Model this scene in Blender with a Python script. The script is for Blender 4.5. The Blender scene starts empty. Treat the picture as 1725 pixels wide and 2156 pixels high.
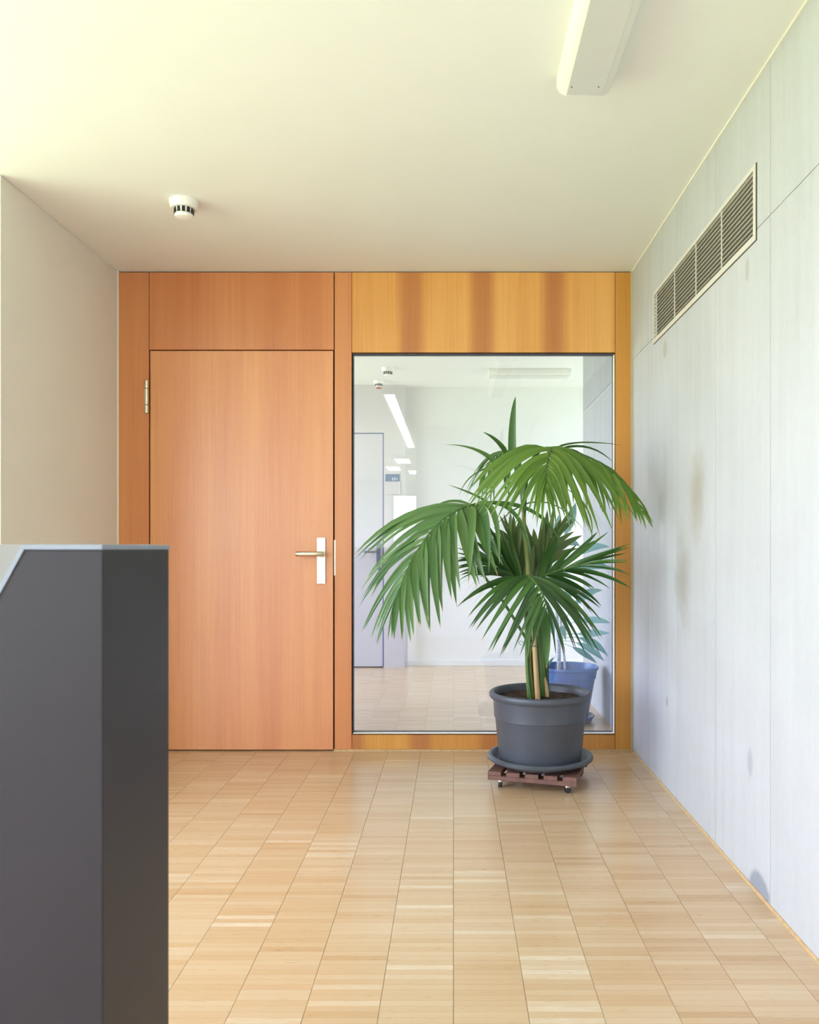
import bpy, bmesh, math, random
from mathutils import Vector, Matrix

rng = random.Random(7)
C = bpy.context.scene.collection
sc = bpy.context.scene

# ------------------------------------------------------------------ camera
CAMZ, F = 1.064, 1725.0            # eye height in metres; focal length for a 1725 px wide frame
VX, VY = 955.0, 1154.0             # vanishing point of the room axis
cd = bpy.data.cameras.new('camera')
cam = bpy.data.objects.new('camera', cd); C.objects.link(cam)
cam.location = (0, 0, CAMZ); cam.rotation_euler = (math.pi / 2, 0, 0)
cd.sensor_fit = 'HORIZONTAL'; cd.sensor_width = 24.0; cd.lens = 24.0
cd.shift_x = (862.5 - VX) / 1725.0
cd.shift_y = (VY - 1078.0) / 1725.0
cd.clip_start = 0.05
cd.dof.use_dof = True; cd.dof.focus_distance = 4.1; cd.dof.aperture_fstop = 6.3
sc.camera = cam

# ------------------------------------------------------------------ colour management
sc.view_settings.view_transform = 'Standard'
sc.view_settings.look = 'None'
sc.view_settings.gamma = 1.0
sc.view_settings.use_curve_mapping = False
sc.view_settings.exposure = 0.15
sc.cycles.use_denoising = True
sc.cycles.max_bounces = 10
sc.cycles.diffuse_bounces = 6
sc.cycles.glossy_bounces = 4
sc.cycles.transparent_max_bounces = 10
sc.cycles.sample_clamp_indirect = 6.0

# ------------------------------------------------------------------ world: pale blue sky over a sunlit lawn
SKY = 13.0
w = bpy.data.worlds.new('sky'); sc.world = w; w.use_nodes = True
wt = w.node_tree; wt.nodes.clear()
wo = wt.nodes.new('ShaderNodeOutputWorld'); wb = wt.nodes.new('ShaderNodeBackground')
tc = wt.nodes.new('ShaderNodeTexCoord'); sx = wt.nodes.new('ShaderNodeSeparateXYZ')
rp = wt.nodes.new('ShaderNodeValToRGB'); mr = wt.nodes.new('ShaderNodeMapRange')
mr.inputs['From Min'].default_value = -1; mr.inputs['From Max'].default_value = 1
wt.links.new(tc.outputs['Generated'], sx.inputs[0]); wt.links.new(sx.outputs['Z'], mr.inputs['Value'])
wt.links.new(mr.outputs[0], rp.inputs[0]); wt.links.new(rp.outputs[0], wb.inputs[0]); wt.links.new(wb.outputs[0], wo.inputs[0])
e = rp.color_ramp.elements
e[0].position = 0.0; e[0].color = (0.465, 0.56, 0.39, 1)
e[1].position = 1.0; e[1].color = (0.50, 0.72, 1.12, 1)
k = e.new(0.492); k.color = (0.50, 0.60, 0.42, 1)
k = e.new(0.508); k.color = (0.87, 0.93, 1.14, 1)
k = e.new(0.70); k.color = (0.72, 0.84, 1.12, 1)
wb.inputs['Strength'].default_value = SKY

def portal(name, loc, rot, sx_, sy_):
    l = bpy.data.lights.new(name, 'AREA'); l.shape = 'RECTANGLE'; l.size = sx_; l.size_y = sy_
    l.cycles.is_portal = True
    o = bpy.data.objects.new(name, l); C.objects.link(o); o.location = loc; o.rotation_euler = rot
# light comes in through the glazing: portals guide the sky sampling at each window
portal('window_light_left', (-3.52, -2.9, 1.42), (0, -math.pi / 2, 0), 2.1, 11.8)
portal('window_light_back_room', (-3.72, 5.85, 1.42), (0, -math.pi / 2, 0), 2.1, 2.7)
portal('window_light_back_right', (3.02, 6.65, 1.42), (0, math.pi / 2, 0), 2.1, 1.2)  # portal of the extra window added to brighten the back room

# ------------------------------------------------------------------ geometry helpers
ROOM_Z = 2.516
WY = 4.297                        # front (timber) wall plane
WX = 0.940                        # concrete wall plane
LX = -1.761                       # left wall plane

def W(px, py, Y):                 # a point seen at (px, py) standing Y metres away
    return Vector(((px - VX) * Y / F, Y, CAMZ - (py - VY) * Y / F))

def place(o, parent):
    C.objects.link(o)
    if parent is not None:
        o.parent = parent
        loc = Vector(parent.location)
        p = parent.parent
        while p is not None:
            loc = loc  # parents carry world locations through their inverse
            p = p.parent
        o.matrix_parent_inverse = Matrix.Translation(loc).inverted() if parent.parent is None else Matrix.Identity(4)

def obj(name, bm, mat, parent=None, smooth=False, bevel=0.0, seg=2):
    bmesh.ops.recalc_face_normals(bm, faces=bm.faces)
    me = bpy.data.meshes.new(name); bm.to_mesh(me); bm.free()
    me.materials.append(mat)
    if smooth:
        for p in me.polygons: p.use_smooth = True
        try: me.set_sharp_from_angle(angle=math.radians(38))
        except Exception: pass
    o = bpy.data.objects.new(name, me); place(o, parent)
    if bevel > 0:
        m = o.modifiers.new('bevel', 'BEVEL'); m.width = bevel; m.segments = seg; m.limit_method = 'ANGLE'
    return o

def empty(name, loc):
    o = bpy.data.objects.new(name, None); o.location = loc; o.empty_display_size = 0.05
    C.objects.link(o); return o

def thing(o, label, cat, group=None):
    o['label'] = label; o['category'] = cat
    if group: o['group'] = group
    return o

def structure(o, label=None):
    o['kind'] = 'structure'
    if label: o['label'] = label
    return o

def add_box(bm, x0, x1, y0, y1, z0, z1, M=None):
    vs = [Vector((x, y, z)) for x in (x0, x1) for y in (y0, y1) for z in (z0, z1)]
    if M is not None: vs = [M @ v for v in vs]
    v = [bm.verts.new(p) for p in vs]
    for f in ((0, 1, 3, 2), (4, 6, 7, 5), (0, 4, 5, 1), (2, 3, 7, 6), (0, 2, 6, 4), (1, 5, 7, 3)):
        bm.faces.new([v[i] for i in f])
    return bm

def box(*a, M=None):
    return add_box(bmesh.new(), *a, M=M)

def prism(pts, axis, a, b):       # outline extruded along one axis; pts are the two other coordinates
    bm = bmesh.new()
    def P(q, t):
        return {'x': (t, q[0], q[1]), 'y': (q[0], t, q[1]), 'z': (q[0], q[1], t)}[axis]
    va = [bm.verts.new(P(q, a)) for q in pts]; vb = [bm.verts.new(P(q, b)) for q in pts]
    bm.faces.new(va); bm.faces.new(vb[::-1])
    n = len(pts)
    for i in range(n): bm.faces.new((va[i], va[(i + 1) % n], vb[(i + 1) % n], vb[i]))
    return bm

def lathe(prof, c, seg=64, bm=None, M=None):
    bm = bm or bmesh.new(); rings = []
    for r, z in prof:
        if r < 1e-5:
            p = Vector((0, 0, z)); p = (M @ p if M is not None else p) + Vector(c)
            rings.append([bm.verts.new(p)])
        else:
            ring = []
            for i in range(seg):
                t = 2 * math.pi * i / seg
                p = Vector((r * math.cos(t), r * math.sin(t), z)); p = (M @ p if M is not None else p) + Vector(c)
                ring.append(bm.verts.new(p))
            rings.append(ring)
    for a, b in zip(rings, rings[1:]):
        if len(a) == 1 and len(b) == 1: continue
        for i in range(seg):
            j = (i + 1) % seg
            if len(a) == 1: bm.faces.new((a[0], b[i], b[j]))
            elif len(b) == 1: bm.faces.new((a[i], a[j], b[0]))
            else: bm.faces.new((a[i], a[j], b[j], b[i]))
    return bm

def tube(pts, radii, seg=8, bm=None):
    bm = bm or bmesh.new(); n = len(pts); rings = []
    if not hasattr(radii, '__len__'): radii = [radii] * n
    for i, p in enumerate(pts):
        t = (pts[min(i + 1, n - 1)] - pts[max(i - 1, 0)]).normalized()
        a = t.cross(Vector((0.13, 0.97, 0.2))); a = a.normalized() if a.length > 1e-3 else Vector((1, 0, 0))
        b = t.cross(a).normalized()
        rings.append([bm.verts.new(p + (a * math.cos(2 * math.pi * k / seg) + b * math.sin(2 * math.pi * k / seg)) * radii[i]) for k in range(seg)])
    for r0, r1 in zip(rings, rings[1:]):
        for k in range(seg): bm.faces.new((r0[k], r0[(k + 1) % seg], r1[(k + 1) % seg], r1[k]))
    bm.faces.new(rings[0][::-1]); bm.faces.new(rings[-1])
    return bm

def spline(P, n):                 # Catmull-Rom through P, n+1 samples
    P = [Vector(p) for p in P]; Q = [P[0] * 2 - P[1]] + P + [P[-1] * 2 - P[-2]]
    out = []; m = len(P) - 1
    for i in range(n + 1):
        s = i / n * m; k = min(int(s), m - 1); t = s - k
        a, b, c, d = Q[k], Q[k + 1], Q[k + 2], Q[k + 3]
        out.append(0.5 * ((2 * b) + (c - a) * t + (2 * a - 5 * b + 4 * c - d) * t * t + (-a + 3 * b - 3 * c + d) * t ** 3))
    return out

# ------------------------------------------------------------------ material helpers
def new_mat(name):
    m = bpy.data.materials.new(name); m.use_nodes = True
    nt = m.node_tree; b = nt.nodes['Principled BSDF']
    return m, nt, b

class NT:
    def __init__(s, nt): s.nt = nt
    def n(s, typ, **kw):
        x = s.nt.nodes.new(typ)
        for k, v in kw.items(): setattr(x, k, v)
        return x
    def link(s, a, b): s.nt.links.new(a, b)
    def val(s, sock, v):
        if hasattr(v, 'is_output') or isinstance(v, bpy.types.NodeSocket): s.link(v, sock)
        else: sock.default_value = v
    def math(s, op, a, b=0.0, c=0.0, clamp=False):
        x = s.n('ShaderNodeMath', operation=op, use_clamp=clamp)
        s.val(x.inputs[0], a); s.val(x.inputs[1], b); s.val(x.inputs[2], c)
        return x.outputs[0]
    def pos(s): return s.n('ShaderNodeNewGeometry').outputs['Position']
    def sep(s, v):
        x = s.n('ShaderNodeSeparateXYZ'); s.link(v, x.inputs[0]); return x.outputs
    def comb(s, a, b, c):
        x = s.n('ShaderNodeCombineXYZ'); s.val(x.inputs[0], a); s.val(x.inputs[1], b); s.val(x.inputs[2], c); return x.outputs[0]
    def scale(s, v, t):
        x = s.n('ShaderNodeVectorMath', operation='MULTIPLY'); s.link(v, x.inputs[0]); x.inputs[1].default_value = t; return x.outputs[0]
    def add(s, v, t):
        x = s.n('ShaderNodeVectorMath', operation='ADD'); s.link(v, x.inputs[0]); s.val(x.inputs[1], t); return x.outputs[0]
    def noise(s, v, sc_, det=3, rough=0.5, dist=0.0):
        x = s.n('ShaderNodeTexNoise'); s.link(v, x.inputs['Vector']); x.inputs['Scale'].default_value = sc_
        x.inputs['Detail'].default_value = det; x.inputs['Roughness'].default_value = rough; x.inputs['Distortion'].default_value = dist
        return x.outputs['Fac']
    def ramp(s, f, stops):
        x = s.n('ShaderNodeValToRGB'); s.link(f, x.inputs[0]); r = x.color_ramp
        r.elements[0].position = stops[0][0]; r.elements[0].color = (*stops[0][1], 1)
        r.elements[1].position = stops[-1][0]; r.elements[1].color = (*stops[-1][1], 1)
        for p, c in stops[1:-1]:
            q = r.elements.new(p); q.color = (*c, 1)
        return x.outputs[0]
    def mix(s, f, a, b, mode='MIX'):
        x = s.n('ShaderNodeMix', data_type='RGBA', blend_type=mode)
        s.val(x.inputs[0], f); s.val(x.inputs[6], a if not isinstance(a, tuple) else (*a, 1)); s.val(x.inputs[7], b if not isinstance(b, tuple) else (*b, 1))
        return x.outputs[2]
    def bump(s, h, strength, dist, bsdf):
        x = s.n('ShaderNodeBump'); x.inputs['Strength'].default_value = strength; x.inputs['Distance'].default_value = dist
        s.link(h, x.inputs['Height']); s.link(x.outputs[0], bsdf.inputs['Normal'])

def simple(name, col, rough=0.5, metal=0.0, var=0.04, scale=20.0, bump=0.0, coat=0.0, spec=0.5):
    m, nt, b = new_mat(name); N = NT(nt)
    f = N.noise(N.pos(), scale, 4)
    lo = tuple(c * (1 - var) for c in col); hi = tuple(min(1, c * (1 + var)) for c in col)
    N.link(N.ramp(f, [(0.3, lo), (0.7, hi)]), b.inputs['Base Color'])
    b.inputs['Roughness'].default_value = rough; b.inputs['Metallic'].default_value = metal
    b.inputs['Specular IOR Level'].default_value = spec
    b.inputs['Coat Weight'].default_value = coat
    if bump: N.bump(f, bump, 0.002, b)
    return m

def veneer(name, stops, band=None, rough=0.32, seed=0.0, broad=2.2):
    """vertical-grain veneer; band=(x0, period, colour) adds the darker leaves repeating across"""
    m, nt, b = new_mat(name); N = NT(nt)
    p = N.add(N.pos(), (seed, seed * 0.7, seed * 1.3))
    f1 = N.noise(N.scale(p, (broad, broad, 0.10)), 2.2, 3, 0.55)
    f2 = N.noise(N.scale(p, (1, 1, 0.018)), 75.0, 5, 0.65, 0.2)
    f3 = N.noise(N.scale(p, (1, 1, 0.15)), 320.0, 2, 0.5)
    f = N.math('ADD', N.math('MULTIPLY', f1, 0.66), N.math('ADD', N.math('MULTIPLY', f2, 0.24), N.math('MULTIPLY', f3, 0.10)))
    col = N.ramp(f, stops)
    if band:
        x0, per, bc = band
        wob = N.noise(N.scale(N.pos(), (1, 1, 0.4)), 6.0, 3)
        x = N.sep(N.pos())[0]
        u = N.math('FRACT', N.math('ADD', N.math('DIVIDE', N.math('SUBTRACT', N.math('ADD', x, N.math('MULTIPLY', wob, 0.02)), x0 + 0.01), per), 0.5))
        d = N.math('ABSOLUTE', N.math('SUBTRACT', u, 0.5))
        mk = N.n('ShaderNodeMapRange', interpolation_type='SMOOTHSTEP')
        N.link(d, mk.inputs[0]); mk.inputs[1].default_value = 0.05; mk.inputs[2].default_value = 0.24
        mk.inputs[3].default_value = 0.88; mk.inputs[4].default_value = 0.0
        col = N.mix(mk.outputs[0], col, bc)
        col = N.mix(0.10, col, N.ramp(f2, [(0.3, (0.30, 0.10, 0.03)), (0.7, (0.80, 0.45, 0.14))]))
    N.link(col, b.inputs['Base Color'])
    b.inputs['Roughness'].default_value = rough; b.inputs['Specular IOR Level'].default_value = 0.45; b.inputs['Coat Weight'].default_value = 0.35; b.inputs['Coat Roughness'].default_value = 0.30
    N.bump(f2, 0.05, 0.001, b)
    return m

M_red = veneer('veneer_reddish', [(0.30, (0.50, 0.165, 0.060)), (0.45, (0.60, 0.215, 0.078)), (0.56, (0.66, 0.26, 0.10)), (0.70, (0.72, 0.32, 0.115))])
M_door = veneer('veneer_door', [(0.30, (0.58, 0.21, 0.095)), (0.45, (0.68, 0.27, 0.125)), (0.56, (0.74, 0.325, 0.145)), (0.70, (0.80, 0.40, 0.17))], seed=3.1)
M_band = veneer('veneer_banded', [(0.30, (0.68, 0.295, 0.07)), (0.48, (0.78, 0.375, 0.10)), (0.70, (0.85, 0.45, 0.13))], band=(-0.224, 0.376, (0.49, 0.165, 0.05)), seed=7.7)
M_sill = veneer('veneer_bottom_rail', [(0.30, (0.50, 0.20, 0.045)), (0.48, (0.62, 0.27, 0.05)), (0.70, (0.74, 0.37, 0.08))], band=(-0.17, 0.36, (0.42, 0.14, 0.04)), seed=12.3)
M_gold = veneer('veneer_golden', [(0.30, (0.50, 0.20, 0.035)), (0.48, (0.58, 0.25, 0.04)), (0.70, (0.68, 0.33, 0.06))], seed=5.5)
M_dark = simple('dark_joint', (0.035, 0.018, 0.012), 0.8)

M_ceil = simple('ceiling_plaster', (0.84, 0.855, 0.82), 0.85, var=0.01, scale=3)
M_left = simple('left_wall_plaster', (0.80, 0.78, 0.72), 0.8, var=0.012, scale=4)
M_white = simple('back_wall_paint', (0.80, 0.80, 0.78), 0.7, var=0.01, scale=3)
M_trim = simple('pale_trim', (0.86, 0.82, 0.72), 0.5, var=0.02)
M_seal = simple('sealant_beige', (0.50, 0.44, 0.28), 0.6, var=0.05)
M_skirt = simple('pale_wood_strip', (0.56, 0.37, 0.19), 0.5, var=0.15, scale=60)
M_steel = simple('brushed_steel', (0.75, 0.70, 0.60), 0.30, 1.0, var=0.05, scale=200)
M_plate = simple('satin_plate', (0.80, 0.78, 0.76), 0.38, 0.75, var=0.02, scale=100)
M_pot = simple('charcoal_plastic', (0.070, 0.078, 0.098), 0.42, var=0.10, scale=9, spec=0.5)
M_sauc = simple('charcoal_plastic_saucer', (0.065, 0.075, 0.092), 0.36, var=0.10, scale=9)
M_soil = simple('potting_soil', (0.050, 0.028, 0.017), 0.95, var=0.7, scale=140, bump=1.0)
M_dolly = simple('brown_painted_wood', (0.17, 0.078, 0.060), 0.62, var=0.22, scale=28, bump=0.2)
M_rubber = simple('black_rubber', (0.02, 0.02, 0.022), 0.5)
M_chrome = simple('chrome', (0.82, 0.82, 0.84), 0.15, 1.0, var=0.01)
M_par = simple('anthracite_lacquer', (0.026, 0.022, 0.029), 0.45, var=0.05, scale=2, spec=0.30)
M_cap = simple('pale_grey_cap', (0.24, 0.27, 0.34), 0.4, var=0.04)
M_inner = simple('light_grey_panel', (0.26, 0.25, 0.235), 0.6, var=0.02)
M_lamp = simple('lamp_housing_white', (0.86, 0.86, 0.80), 0.35, var=0.01)
M_diff = simple('lamp_diffuser', (0.68, 0.69, 0.66), 0.25, var=0.01)
M_det = simple('detector_white', (0.88, 0.87, 0.85), 0.4, var=0.01)
M_slot = simple('black_slot', (0.01, 0.01, 0.01), 0.6)
M_vent = simple('grille_metal', (0.64, 0.61, 0.56), 0.45, 0.0, var=0.03)
M_ventin = simple('duct_interior', (0.085, 0.078, 0.05), 0.8, var=0.05)
M_bead = simple('white_bead', (0.90, 0.84, 0.78), 0.4, var=0.01)
M_gasket = simple('dark_gasket', (0.05, 0.04, 0.06), 0.6)
M_doorb = simple('pale_lilac_wall', (0.62, 0.58, 0.60), 0.6, var=0.015, scale=3)
M_doorleaf = simple('pale_lilac_door', (0.60, 0.57, 0.61), 0.45, var=0.015, scale=3)
M_doorgap = simple('blue_grey_gap', (0.12, 0.14, 0.30), 0.6)
M_sign = simple('blue_sign', (0.07, 0.12, 0.30), 0.4, var=0.02)
M_letter = simple('white_lettering', (0.95, 0.95, 0.97), 0.4, var=0.0)
M_handleb = simple('dull_handle', (0.16, 0.16, 0.28), 0.4, 0.2)
M_hazepot = simple('blue_plastic', (0.085, 0.18, 0.42), 0.30, var=0.08, scale=9)  # the pane's blue haze is put into this grey pot colour
M_bark = simple('pale_bark', (0.50, 0.54, 0.60), 0.8, var=0.35, scale=70, bump=0.5)
M_red_led = simple('red_ring', (0.45, 0.03, 0.03), 0.4)
M_wire = simple('grey_wire', (0.10, 0.12, 0.13), 0.4, 0.6)
M_frame = simple('window_frame_paint', (0.70, 0.70, 0.68), 0.4)

# parquet: short end-to-end strips in columns
COLW, ROWH = 0.171, 0.0235
COL0 = -0.0 + 0.0
def parquet_mat(name, grooves):
    m, nt, b = new_mat(name); N = NT(nt)
    P = N.pos(); x, y, z = N.sep(P)
    cx = N.math('FLOOR', N.math('DIVIDE', N.math('SUBTRACT', x, COL0), COLW))
    off = N.math('FRACT', N.math('MULTIPLY', N.math('SINE', N.math('MULTIPLY', cx, 12.9898)), 43.7585))
    ry = N.math('FLOOR', N.math('ADD', N.math('DIVIDE', y, ROWH), 0.0))
    wn = N.n('ShaderNodeTexWhiteNoise', noise_dimensions='2D'); N.link(N.comb(cx, ry, 0), wn.inputs['Vector'])
    # neighbouring strips often come from one board: coarser tone on blocks of five
    ry5 = N.math('FLOOR', N.math('ADD', N.math('DIVIDE', ry, 5.0), N.math('MULTIPLY', off, 5.0)))
    wn2 = N.n('ShaderNodeTexWhiteNoise', noise_dimensions='2D'); N.link(N.comb(cx, ry5, 3.0), wn2.inputs['Vector'])
    grain = N.noise(N.add(N.scale(P, (0.10, 1, 1)), N.comb(N.math('MULTIPLY', cx, 3.1), N.math('MULTIPLY', ry, 1.7), 0)), 190.0, 4, 0.6, 0.6)
    f = N.math('ADD', N.math('MULTIPLY', wn.outputs['Value'], 0.50), N.math('ADD', N.math('MULTIPLY', wn2.outputs['Value'], 0.22), N.math('MULTIPLY', grain, 0.28)))
    col = N.ramp(f, [(0.08, (0.50, 0.30, 0.145)), (0.26, (0.59, 0.385, 0.215)), (0.50, (0.62, 0.432, 0.26)), (0.76, (0.66, 0.485, 0.315)), (0.90, (0.76, 0.64, 0.49))])
    if grooves:
        fx = N.math('FRACT', N.math('DIVIDE', N.math('SUBTRACT', x, COL0), COLW))
        ex = N.math('LESS_THAN', N.math('MULTIPLY', N.math('MINIMUM', fx, N.math('SUBTRACT', 1.0, fx)), COLW), 0.0011)
        fy = N.math('FRACT', N.math('DIVIDE', y, ROWH))
        ey = N.math('LESS_THAN', N.math('MULTIPLY', N.math('MINIMUM', fy, N.math('SUBTRACT', 1.0, fy)), ROWH), 0.0003)
        col = N.mix(N.math('MULTIPLY', N.math('MAXIMUM', ex, ey), 0.5), col, (0.22, 0.13, 0.07))
    N.link(col, b.inputs['Base Color'])
    b.inputs['Coat Weight'].default_value = 0.35; b.inputs['Coat Roughness'].default_value = 0.22
    r = N.math('ADD', 0.24, N.math('MULTIPLY', grain, 0.10)); N.link(r, b.inputs['Roughness'])
    b.inputs['Specular IOR Level'].default_value = 0.5
    N.bump(grain, 0.04, 0.0006, b)
    return m
M_floor = parquet_mat('parquet_strips', False)
M_floor2 = parquet_mat('parquet_far', True)
M_under = simple('parquet_joint', (0.23, 0.14, 0.075), 0.8)

def concrete():
    m, nt, b = new_mat('board_marked_concrete'); N = NT(nt)
    P = N.pos(); x, y, z = N.sep(P)
    base = N.noise(P, 1.6, 5, 0.6)
    streak = N.noise(N.scale(P, (1, 1, 0.06)), 15.0, 6, 0.62)
    fine = N.noise(N.scale(P, (1, 1, 0.5)), 55.0, 4, 0.6)
    f = N.math('ADD', N.math('MULTIPLY', base, 0.45), N.math('ADD', N.math('MULTIPLY', streak, 0.37), N.math('MULTIPLY', fine, 0.18)))
    col = N.ramp(f, [(0.30, (0.42, 0.43, 0.435)), (0.45, (0.475, 0.482, 0.492)), (0.58, (0.51, 0.518, 0.53)), (0.72, (0.55, 0.557, 0.57))])
    # blow holes
    vo = N.n('ShaderNodeTexVoronoi', voronoi_dimensions='3D'); N.link(N.scale(P, (0.2, 1, 0.6)), vo.inputs['Vector']); vo.inputs['Scale'].default_value = 17.0
    vs = N.sep(vo.outputs['Color'])[0]
    rad = N.math('MULTIPLY', N.math('GREATER_THAN', vs, 0.62), N.math('MULTIPLY', vs, 0.058))
    pit = N.math('LESS_THAN', vo.outputs['Distance'], rad)
    col = N.mix(N.math('MULTIPLY', pit, 0.6), col, (0.22, 0.21, 0.19))
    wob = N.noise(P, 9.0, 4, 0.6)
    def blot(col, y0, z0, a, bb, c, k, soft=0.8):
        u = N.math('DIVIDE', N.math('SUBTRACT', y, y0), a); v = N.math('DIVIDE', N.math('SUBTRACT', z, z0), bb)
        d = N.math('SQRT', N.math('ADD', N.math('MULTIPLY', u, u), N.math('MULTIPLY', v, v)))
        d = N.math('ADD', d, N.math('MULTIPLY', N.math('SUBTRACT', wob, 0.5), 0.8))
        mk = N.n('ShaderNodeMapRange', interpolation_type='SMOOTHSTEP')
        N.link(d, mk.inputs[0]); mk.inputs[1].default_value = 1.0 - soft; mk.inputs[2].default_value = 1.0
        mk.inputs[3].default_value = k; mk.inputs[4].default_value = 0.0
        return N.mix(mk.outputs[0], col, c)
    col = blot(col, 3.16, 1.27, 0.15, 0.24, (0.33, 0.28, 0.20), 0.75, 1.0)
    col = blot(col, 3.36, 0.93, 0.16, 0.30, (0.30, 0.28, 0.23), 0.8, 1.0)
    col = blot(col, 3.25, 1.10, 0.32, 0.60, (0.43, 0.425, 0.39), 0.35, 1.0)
    col = blot(col, 2.62, 1.955, 0.022, 0.05, (0.36, 0.355, 0.31), 0.6, 0.4)
    col = blot(col, 3.64, 1.945, 0.035, 0.045, (0.36, 0.335, 0.25), 0.6, 0.35)
    col = blot(col, 2.595, 0.385, 0.03, 0.055, (0.33, 0.335, 0.37), 0.6, 0.5)
    col = blot(col, 3.605, 0.388, 0.020, 0.028, (0.31, 0.30, 0.25), 0.8, 0.3)
    col = blot(col, 2.52, 0.0, 0.11, 0.075, (0.23, 0.25, 0.30), 0.8, 0.3)
    col = blot(col, 3.95, 0.25, 0.5, 0.35, (0.40, 0.41, 0.50), 0.5)
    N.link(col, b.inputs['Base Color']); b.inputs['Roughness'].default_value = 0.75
    b.inputs['Specular IOR Level'].default_value = 0.3
    N.bump(N.math('SUBTRACT', f, N.math('MULTIPLY', pit, 0.6)), 0.12, 0.002, b)
    return m
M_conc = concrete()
M_concj = simple('concrete_joint', (0.36, 0.36, 0.36), 0.9)

def glass(name, tint, refl, blend=0.35):
    m = bpy.data.materials.new(name); m.use_nodes = True; nt = m.node_tree; nt.nodes.clear(); N = NT(nt)
    o = N.n('ShaderNodeOutputMaterial'); mx = N.n('ShaderNodeMixShader'); t = N.n('ShaderNodeBsdfTransparent'); g = N.n('ShaderNodeBsdfGlossy')
    t.inputs[0].default_value = (*tint, 1); g.inputs['Color'].default_value = (1, 1, 1, 1); g.inputs['Roughness'].default_value = 0.0
    lw = N.n('ShaderNodeLayerWeight'); lw.inputs['Blend'].default_value = blend
    f = N.math('ADD', refl, N.math('MULTIPLY', lw.outputs['Fresnel'], 0.25), clamp=True)
    N.link(f, mx.inputs[0]); N.link(t.outputs[0], mx.inputs[1]); N.link(g.outputs[0], mx.inputs[2]); N.link(mx.outputs[0], o.inputs[0])
    return m
M_glass = glass('interior_pane', (0.93, 0.94, 0.99), 0.045)
M_glassw = glass('window_pane', (0.97, 0.98, 0.98), 0.03)

def leaf_mat(name, dark, mid, light, tip=(0.55, 0.36, 0.15), trans=0.30, rough=0.38, use_tip=True):
    m, nt, b = new_mat(name); N = NT(nt)
    at = N.n('ShaderNodeAttribute', attribute_name='t'); oi = N.n('ShaderNodeObjectInfo')
    cr = N.n('ShaderNodeAttribute', attribute_name='across')
    rib = N.noise(N.comb(N.math('MULTIPLY', cr.outputs['Fac'], 14.0), N.math('MULTIPLY', oi.outputs['Random'], 40.0), N.math('MULTIPLY', at.outputs['Fac'], 1.2)), 1.0, 2, 0.6)
    f = N.math('ADD', N.math('MULTIPLY', oi.outputs['Random'], 0.62), N.math('MULTIPLY', rib, 0.38))
    col = N.ramp(f, [(0.12, dark), (0.5, mid), (0.88, light)])
    if use_tip:
        mk = N.n('ShaderNodeMapRange', interpolation_type='SMOOTHSTEP'); N.link(at.outputs['Fac'], mk.inputs[0])
        mk.inputs[1].default_value = 0.93; mk.inputs[2].default_value = 0.985
        has = N.math('GREATER_THAN', oi.outputs['Random'], 0.45)
        col = N.mix(N.math('MULTIPLY', mk.outputs[0], has), col, tip)
    N.link(col, b.inputs['Base Color']); b.inputs['Roughness'].default_value = rough; b.inputs['Specular IOR Level'].default_value = 0.5
    tr = N.n('ShaderNodeBsdfTranslucent'); N.link(N.mix(1.0, col, (1.5, 1.75, 0.7), 'MULTIPLY'), tr.inputs[0])
    mx = N.n('ShaderNodeMixShader'); mx.inputs[0].default_value = trans
    N.link(b.outputs[0], mx.inputs[1]); N.link(tr.outputs[0], mx.inputs[2]); N.link(mx.outputs[0], nt.nodes['Material Output'].inputs[0])
    return m
M_leafT = leaf_mat('leaf_bright', (0.085, 0.175, 0.026), (0.135, 0.245, 0.040), (0.20, 0.32, 0.065), trans=0.34)  # light coming through the top fronds is put into this brighter green
M_leafL = leaf_mat('leaf_mid', (0.050, 0.125, 0.038), (0.078, 0.175, 0.052), (0.125, 0.235, 0.070), trans=0.22, rough=0.34)
M_leafD = leaf_mat('leaf_dark', (0.018, 0.062, 0.012), (0.034, 0.098, 0.017), (0.058, 0.145, 0.026), trans=0.18, rough=0.36)  # darker copy of the leaf green, with shade put into the colour
M_leafG = leaf_mat('leaf_dusty', (0.085, 0.135, 0.05), (0.125, 0.185, 0.07), (0.18, 0.24, 0.11), trans=0.15, rough=0.42)
M_leafB = leaf_mat('leaf_teal', (0.12, 0.30, 0.30), (0.16, 0.36, 0.36), (0.21, 0.42, 0.42), tip=(0.6, 0.4, 0.3), trans=0.15)  # leaf green with the pane's bluish haze put into it
def stem_mat(name, a, b_, c):
    m, nt, b = new_mat(name); N = NT(nt)
    f = N.noise(N.scale(N.pos(), (1, 1, 0.08)), 70.0, 4, 0.6)
    N.link(N.ramp(f, [(0.3, a), (0.5, b_), (0.7, c)]), b.inputs['Base Color']); b.inputs['Roughness'].default_value = 0.4
    return m
M_stem = stem_mat('green_petiole', (0.022, 0.075, 0.010), (0.045, 0.12, 0.016), (0.12, 0.20, 0.035))
M_cane = stem_mat('tan_cane', (0.42, 0.25, 0.11), (0.52, 0.34, 0.16), (0.62, 0.44, 0.22))
M_olive = stem_mat('olive_petiole', (0.14, 0.20, 0.04), (0.22, 0.27, 0.06), (0.36, 0.36, 0.12))

# =====================================================================================================
# STRUCTURE
# =====================================================================================================
X0, X1, Y0, Y1 = -3.5, 3.0, -9.1, 7.40      # extents of the storey
# ceiling
structure(obj('ceiling', box(X0 - 0.5, X1 + 0.2, Y0 - 0.2, Y1 + 0.2, ROOM_Z, ROOM_Z + 0.2), M_ceil))

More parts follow.
